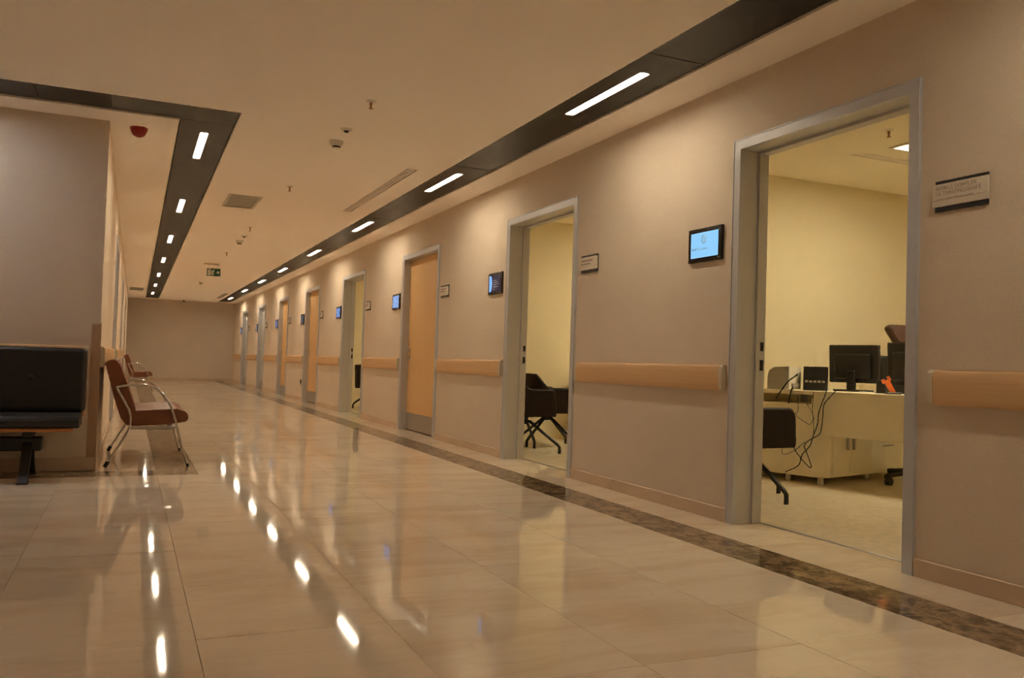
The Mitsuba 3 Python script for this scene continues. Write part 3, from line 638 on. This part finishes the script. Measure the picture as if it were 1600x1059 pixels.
# ------------------------------------------------------------------ tub chairs of the consulting rooms
def tub_chair(cx, cy, face, star, label):
    """face: direction the sitter looks, degrees; star: turn of the four-legged base"""
    k = thing('tub_chair', label, 'chair', None)
    # plan of the shell: arm, round back, arm (the sitter looks along +x)
    arc = np.radians(np.linspace(-90, -270, 41))
    pts = np.array([(0.185 - 0.014 * j, -0.285) for j in range(16)] + [(-0.03 + 0.245 * np.sign(math.cos(t)) * abs(math.cos(t)) ** 0.72, 0.285 * np.sign(math.sin(t)) * abs(math.sin(t)) ** 0.72) for t in arc[1:-1]] + [(0.185 - 0.014 * j, 0.285) for j in range(15, -1, -1)])
    A = np.arange(len(pts))
    hgt = 0.620 + 0.140 * np.clip((-pts[:, 0] - 0.10) / 0.13, 0, 1) ** 1.4
    for e, drop in ((0, 0.045), (1, 0.020), (2, 0.007), (3, 0.002)): hgt[e] -= drop; hgt[-1 - e] -= drop
    cent = np.c_[np.where(pts[:, 0] < -0.03, -0.03 + (pts[:, 0] + 0.03) * 0.80, pts[:, 0]), pts[:, 1] * 0.84]
    V, F = [], []
    n = len(A)
    for i in range(n):
        o, inn = pts[i], cent[i]
        low = 0.355
        slope = 1.0 + 0.05 * (hgt[i] - 0.62) / 0.13
        V += [(o[0] * 0.985, o[1] * 0.97, low), (o[0], o[1], low + 0.03), (o[0] * slope, o[1] * slope, hgt[i] - 0.02), ((o[0] * 0.7 + inn[0] * 0.3) * slope, (o[1] * 0.7 + inn[1] * 0.3) * slope, hgt[i]), ((o[0] * 0.3 + inn[0] * 0.7) * slope, (o[1] * 0.3 + inn[1] * 0.7) * slope, hgt[i] - 0.002), (inn[0] * slope, inn[1] * slope, hgt[i] - 0.02), (inn[0] * 0.98, inn[1] * 0.98, low)]
    m_ = 7
    for i in range(n - 1):
        for j in range(m_):
            a, b = i * m_ + j, i * m_ + (j + 1) % m_
            F += [(a, b, b + m_), (a, b + m_, a + m_)]
    for e in (0, (n - 1) * m_):
        for j in range(1, m_ - 1): F.append((e, e + j, e + j + 1) if e else (e, e + j + 1, e + j))
    shell = trimesh.Trimesh(np.array(V), np.array(F), process=False); shell.fix_normals()
    def P(m): return moved(rot(m, face), cx, cy, 0)
    part(k, 'shell', P(shell), 'shell_leather', 50)
    part(k, 'seat', P(rbox(-0.21, 0.235, -0.232, 0.232, 0.357, 0.455, 0.04, 16)), 'shell_leather', 40)
    part(k, 'column', moved(cat(cyl(0.028, 0.27, 0.355, n=20), cyl(0.085, 0.340, 0.354, n=24)), cx, cy), 'black_metal', 30)
    for q in range(4):
        a = math.radians(star + 90 * q); c, s = math.cos(a), math.sin(a)
        path = [(0.0, 0.30), (0.05, 0.295), (0.335, 0.085), (0.355, 0.062), (0.356, 0.0)]
        sec = 0.015
        t = tube([(cx + r * c, cy + r * s, z) for r, z in path], sec, 8)
        part(k, 'leg', t, 'black_metal', 40)
    return k
tub_chair(3.88, 4.70, 2, -81, 'dark brown tub chair with black star legs behind the nearest doorway')
tub_chair(3.585, 7.62, 4, -42, 'front dark brown tub chair with black star legs in the second doorway')
tub_chair(4.10, 8.16, -4, -62, 'rear dark brown tub chair behind the front one in the second doorway')
tub_chair(3.90, 14.52, 20, 145, 'dark tub chair glimpsed in the narrow third open doorway')

# ------------------------------------------------------------------ desks
P0 = np.array([4.87, 4.98]); TH = math.radians(15)
e1 = np.array([math.sin(TH), -math.cos(TH)]); e2 = np.array([math.cos(TH), math.sin(TH)])
def dpt(a, b, off=0.0): q = P0 + a * e1 + b * e2; return (q[0], q[1] + off)
def dpoly(pts, off=0.0): return Polygon([dpt(a, b, off) for a, b in pts])
def dbox(a0, a1, b0, b1, off=0.0): return dpoly([(a0, b0), (a1, b0), (a1, b1), (a0, b1)], off)
def place(m, off=0.0):
    """from desk axes (x = along e2, y = -e1) to the room"""
    return moved(rot(m, 15), P0[0], P0[1] + off, 0)
DZ = 0.718
def desk(off, ywall, ynear, label):
    k = thing('desk', label, 'desk')
    room = sbox(RX0, ynear + 0.02, RX1 - 0.02, ywall - 0.012)
    top = shapely.union_all([dbox(-0.70, 0.95, -0.045, 0.62, off), dbox(-0.70, -0.12, -0.045, 1.45, off)]).intersection(room)
    top = top.buffer(-0.03).buffer(0.03, 6)
    part(k, 'worktop', prism(top, 0.030, 'xy', DZ - 0.030), 'desk_laminate')
    # modesty panel with one rounded upper corner
    pan = Polygon([(-0.95, 0.383), (0.10, 0.383), (0.10, 0.66), (0.072, 0.688), (-0.95, 0.688)])
    part(k, 'front_panel', place(prism(pan, 0.022, 'yz', -0.030), off), 'desk_laminate')
    return k
def cabinet(off, ywall, label):
    k = thing('desk_cabinet', label, 'cabinet')
    room = sbox(RX0, off, RX1 - 0.02, ywall - 0.015)
    r = 0.10
    plan = dbox(-0.72 + r, -0.004 - r, 0.0 + r, 1.30 - r, off).buffer(r, 8).intersection(room)
    low = dbox(-0.72 + 0.15, -0.06, 0.05, 1.20, off).intersection(room)
    part(k, 'carcass', prism(plan, 0.56, 'xy', 0.055), 'desk_laminate', 40)
    for a, b in ((-0.07, 0.07), (-0.07, 0.75), (-0.35, 0.07)):
        q = dpt(a, b, off); part(k, 'foot', cyl(0.022, 0.0, 0.056, q[0], q[1], 16), 'white_plastic', 30)
    doors = [(0.105, 0.345), (0.349, 0.69)]
    for j, (b0, b1) in enumerate(doors):
        d = part(k, 'door', prism(dbox(-0.004, 0.014, b0, b1, off), 0.50, 'xy', 0.085), 'desk_laminate')
        hb = b1 - 0.045 if j == 0 else b0 + 0.045
        part(d, 'handle', prism(dbox(0.014, 0.030, hb - 0.012, hb + 0.012, off), 0.15, 'xy', 0.262), 'brushed_steel', label='grey bar handle')
    for j, (z0, z1) in enumerate(((0.085, 0.30), (0.304, 0.47), (0.474, 0.585))):
        d = part(k, 'drawer', prism(dbox(-0.004, 0.014, 0.694, 1.18, off), z1 - z0, 'xy', z0), 'desk_laminate')
        part(d, 'handle', prism(dbox(0.0141, 0.028, 0.86, 1.02, off), 0.012, 'xy', z1 - 0.03), 'brushed_steel', label='grey bar handle')
    # posts that carry the worktop above the cabinet
    part(k, 'riser', prism(dbox(-0.40, -0.36, 0.30, 0.34, off), DZ - 0.030 - 0.615, 'xy', 0.615), 'grey_plastic')
    part(k, 'riser', prism(dbox(-0.20, -0.16, 0.85, 0.89, off), DZ - 0.030 - 0.615, 'xy', 0.615), 'grey_plastic')
    return k
desk(0.0, bounds[1], bounds[0], 'cream office desk with a front panel in the nearest room')
cabinet(0.0, bounds[1], 'cream cabinet with round corner, doors and drawers under the near desk')
desk(3.12, bounds[2], bounds[1], 'cream desk edge just visible past the chairs in the second doorway')
cabinet(3.12, bounds[2], 'cream cabinet behind the chairs in the second doorway')

# things on the near desk
def monitor(cx, cy, face, z, label, w=0.425, h=0.305, tilt=3):
    """face: direction of the screen in degrees; the camera sees its back"""
    k = thing('monitor', label, 'monitor')
    def P(m): return moved(rot(m, face), cx, cy, 0)
    lean = lambda m: rot(m, -tilt, (0, 0, z + 0.2), (0, 1, 0))
    part(k, 'case', P(lean(cat(bx(-0.012, 0.022, -w / 2, w / 2, z + 0.07, z + 0.07 + h, 0.006)))), 'black_plastic')
    part(k, 'back_bulge', P(lean(rbox(-0.045, -0.006, -w * 0.36, w * 0.36, z + 0.10, z + 0.07 + h - 0.07, 0.016))), 'black_plastic', 30)
    part(k, 'screen', P(lean(bx(0.022, 0.0235, -w / 2 + 0.016, w / 2 - 0.016, z + 0.09, z + 0.055 + h))), 'black_gloss')
    part(k, 'neck', P(bx(-0.055, -0.020, -0.035, 0.035, z + 0.008, z + 0.17, 0.006)), 'black_plastic')
    part(k, 'base', P(rbox(-0.11, 0.10, -0.12, 0.12, z, z + 0.014, 0.006)), 'black_plastic', 30)
    return k
monitor(5.345, 5.165, 15, DZ, 'black computer monitor seen from behind on the near desk')
monitor(5.465, 4.70, 8, DZ, 'second black monitor half hidden by the right door jamb', w=0.42, h=0.325)
k = thing('printer', 'small white and grey printer at the left end of the near desk', 'printer')
def PR(m): return moved(rot(m, 12), 4.88, 5.44, 0)
pp = Polygon([(-0.10, DZ), (0.10, DZ), (0.10, DZ + 0.10), (0.085, DZ + 0.150), (0.04, DZ + 0.178), (-0.10, DZ + 0.185)])
part(k, 'side_cover', PR(prism(pp, 0.012, 'yz', -0.092)), 'grey_plastic')
part(k, 'body', PR(prism(pp.buffer(-0.004), 0.16, 'yz', -0.080)), 'white_plastic', 30)
part(k, 'paper_tray', PR(bx(-0.05, 0.05, -0.118, -0.098, DZ + 0.02, DZ + 0.05, 0.004)), 'grey_plastic')
k = thing('router_box', 'black upright electronic box with sockets, left of the near monitor', 'electronic device')
def RB(m): return moved(rot(m, 42), 5.03, 5.255, 0)
part(k, 'case', RB(bx(-0.05, 0.05, -0.09, 0.09, DZ, DZ + 0.19, 0.004)), 'black_plastic')
for j in range(5): part(k, 'socket', RB(bx(-0.0515, -0.049, -0.074 + j * 0.032, -0.052 + j * 0.032, DZ + 0.062, DZ + 0.080)), 'grey_plastic')
part(k, 'ledge', RB(bx(-0.056, -0.05, -0.088, 0.088, DZ + 0.092, DZ + 0.098)), 'black_metal')
k = thing('label_box', 'small white box with a blue label between the black box and the monitor', 'box')
def LB(m): return moved(rot(m, 30), 5.22, 5.41, 0)
part(k, 'case', LB(bx(-0.05, 0.05, -0.06, 0.06, DZ, DZ + 0.17, 0.004)), 'white_plastic')
part(k, 'label', LB(bx(-0.0515, -0.05, -0.05, -0.02, DZ + 0.12, DZ + 0.14)), 'blue_print', label='blue label')
k = thing('pen_cup', 'dark square pen cup beside the near monitor', 'pen holder')
part(k, 'cup', moved(rot(M(m3.Manifold(m3.Mesh(np.array(bx(-0.033, 0.033, -0.033, 0.033, 0, 0.10, 0.004).vertices, np.float32), np.array(bx(-0.033, 0.033, -0.033, 0.033, 0, 0.10, 0.004).faces, np.uint32))) - m3.Manifold.cube((0.056, 0.056, 0.2)).translate((-0.028, -0.028, 0.006))), 25), 5.245, 4.79, DZ), 'black_plastic')
k = thing('tape_cutter', 'orange slanted holder standing on the near desk by the door jamb', 'desk organiser')
def TCm(m): return moved(rot(m, 60), 5.155, 4.605, DZ)
part(k, 'base', TCm(bx(-0.03, 0.03, -0.05, 0.05, 0, 0.014, 0.003)), 'black_plastic', label='dark base')
part(k, 'holder', TCm(cat(rot(bx(-0.012, 0.012, -0.018, 0.018, 0.008, 0.115, 0.003), -28, (0, 0, 0.01), (1, 0, 0)), rot(bx(-0.012, 0.012, -0.030, -0.012, 0.100, 0.135, 0.003), -28, (0, 0, 0.01), (1, 0, 0)), rot(bx(-0.012, 0.012, 0.012, 0.034, 0.100, 0.130, 0.003), -28, (0, 0, 0.01), (1, 0, 0)))), 'orange_plastic')
k = thing('leaflet', 'small blue and white leaflet lying in front of the near monitor', 'leaflet')
part(k, 'paper', moved(rot(bx(-0.05, 0.05, -0.085, 0.085, 0, 0.006, 0.001), 20), 5.30, 4.93, DZ), 'white_plastic')
part(k, 'print', moved(rot(bx(-0.045, 0.02, -0.08, 0.05, 0.006, 0.0068), 20), 5.30, 4.93, DZ), 'blue_print', label='blue print')

# office chair behind the desk
k = thing('office_chair', 'black office chair with a brown headrest behind the near desk', 'chair')
ox, oy = dpt(0.36, 0.82)
bdir = -0.87 * e1 + 0.5 * e2
ang = math.degrees(math.atan2(bdir[1], bdir[0]))
def OC(m): return moved(rot(m, ang), ox, oy, 0)           # local +x points to the backrest
part(k, 'headrest', OC(rot(M(m3.Manifold.batch_hull([m3.Manifold.sphere(0.03, 16).translate((x_, y_, z_)) for x_ in (0.27, 0.30) for y_, z_ in ((-0.115, 1.245), (0.115, 1.245), (-0.06, 1.145), (0.06, 1.145))])), 12, (0.28, 0, 1.2), (0, 1, 0))), 'headrest_fabric', 40, label='brown headrest')
part(k, 'headrest_post', OC(cat(bx(0.285, 0.300, -0.025, 0.025, 0.98, 1.17, 0.003))), 'black_plastic')
part(k, 'backrest', OC(rot(rbox(0.225, 0.275, -0.21, 0.21, 0.52, 1.02, 0.024, 14), 6, (0.24, 0, 0.6), (0, 1, 0))), 'black_leather', 40)
part(k, 'seat', OC(rbox(-0.24, 0.22, -0.235, 0.235, 0.43, 0.50, 0.032, 14)), 'black_leather', 40)
part(k, 'spine', OC(tube([(0.0, 0, 0.41), (0.22, 0, 0.42), (0.30, 0, 0.50), (0.30, 0, 0.75)], 0.018, 10, 4)), 'black_plastic', True)
part(k, 'gas_lift', OC(cyl(0.025, 0.09, 0.43, n=18)), 'black_metal', 30)
hubc = np.array([ox, oy])
tgt = np.array([5.40, 4.915]); a0 = math.atan2(tgt[1] - oy, tgt[0] - ox)
for j in range(5):
    a = a0 + j * 2 * math.pi / 5; c, s = math.cos(a), math.sin(a)
    part(k, 'base_leg', tube([(ox, oy, 0.105), (ox + 0.14 * c, oy + 0.14 * s, 0.098), (ox + 0.30 * c, oy + 0.30 * s, 0.078)], 0.019, 8), 'black_plastic', 40)
    w_ = rot(cyl(0.028, -0.022, 0.022, n=18), 90, axis=(1, 0, 0)); w_ = rot(w_, math.degrees(a) + 20)
    part(k, 'caster', moved(w_, ox + 0.30 * c, oy + 0.30 * s, 0.028), 'black_plastic', 30)
    part(k, 'caster_stem', cyl(0.008, 0.045, 0.085, ox + 0.30 * c, oy + 0.30 * s, 10), 'black_plastic')

# cables hanging from the back of the desk; given as (along the desk edge, in front of it, height)
def cable(pts, r, label):
    P = [(*dpt(a, b), z) for a, b, z in pts]
    single('cable', tube(P, r, 6, 5), 'black_plastic', label, 'cable', True)
cable([(0.04, -0.05, 0.732), (0.015, -0.05, 0.668), (-0.025, -0.05, 0.554), (-0.033, -0.05, 0.471), (-0.074, -0.05, 0.356), (-0.094, -0.05, 0.296), (-0.158, -0.05, 0.225), (-0.189, -0.05, 0.138), (-0.3, -0.05, 0.076)], 0.004, 'thick black cable looping from the black box down the cabinet to the floor')
cable([(0.134, -0.074, 0.736), (0.089, -0.074, 0.691), (0.032, -0.074, 0.621), (0.024, -0.074, 0.533), (0.015, -0.074, 0.446), (-0.005, -0.074, 0.391), (-0.09, -0.074, 0.34), (-0.127, -0.074, 0.297), (-0.109, -0.074, 0.255), (-0.063, -0.074, 0.143), (-0.102, -0.074, 0.153), (-0.198, -0.074, 0.246), (-0.227, -0.074, 0.308), (-0.252, -0.074, 0.39)], 0.0035, 'black cable hanging from under the near monitor in a long narrow loop')
cable([(-0.044, -0.094, 0.714), (-0.052, -0.094, 0.577), (-0.04, -0.094, 0.505), (-0.037, -0.094, 0.384)], 0.0022, 'thin cable dropping straight from the black box')
cable([(-0.186, -0.086, 0.678), (-0.178, -0.086, 0.569), (-0.199, -0.086, 0.528), (-0.109, -0.086, 0.475), (-0.076, -0.086, 0.463), (-0.05, -0.086, 0.504), (-0.057, -0.086, 0.552), (-0.107, -0.086, 0.623)], 0.0022, 'thin cable with a wide sagging bend below the worktop')
cable([(-0.249, -0.054, 0.745), (-0.265, -0.054, 0.704), (-0.285, -0.054, 0.613)], 0.006, 'short black cable beside the printer, hanging over the desk edge')
cable([(-0.301, -0.1, 0.311), (-0.293, -0.1, 0.217), (-0.192, -0.1, 0.257), (-0.106, -0.1, 0.329)], 0.0025, 'thin black cable low beside the tub chair')
cable([(-0.173, -0.11, 0.842), (-0.25, -0.11, 0.79), (-0.305, -0.11, 0.727), (-0.361, -0.11, 0.649)], 0.005, 'heavy black cable slanting from the black box behind the tub chair')
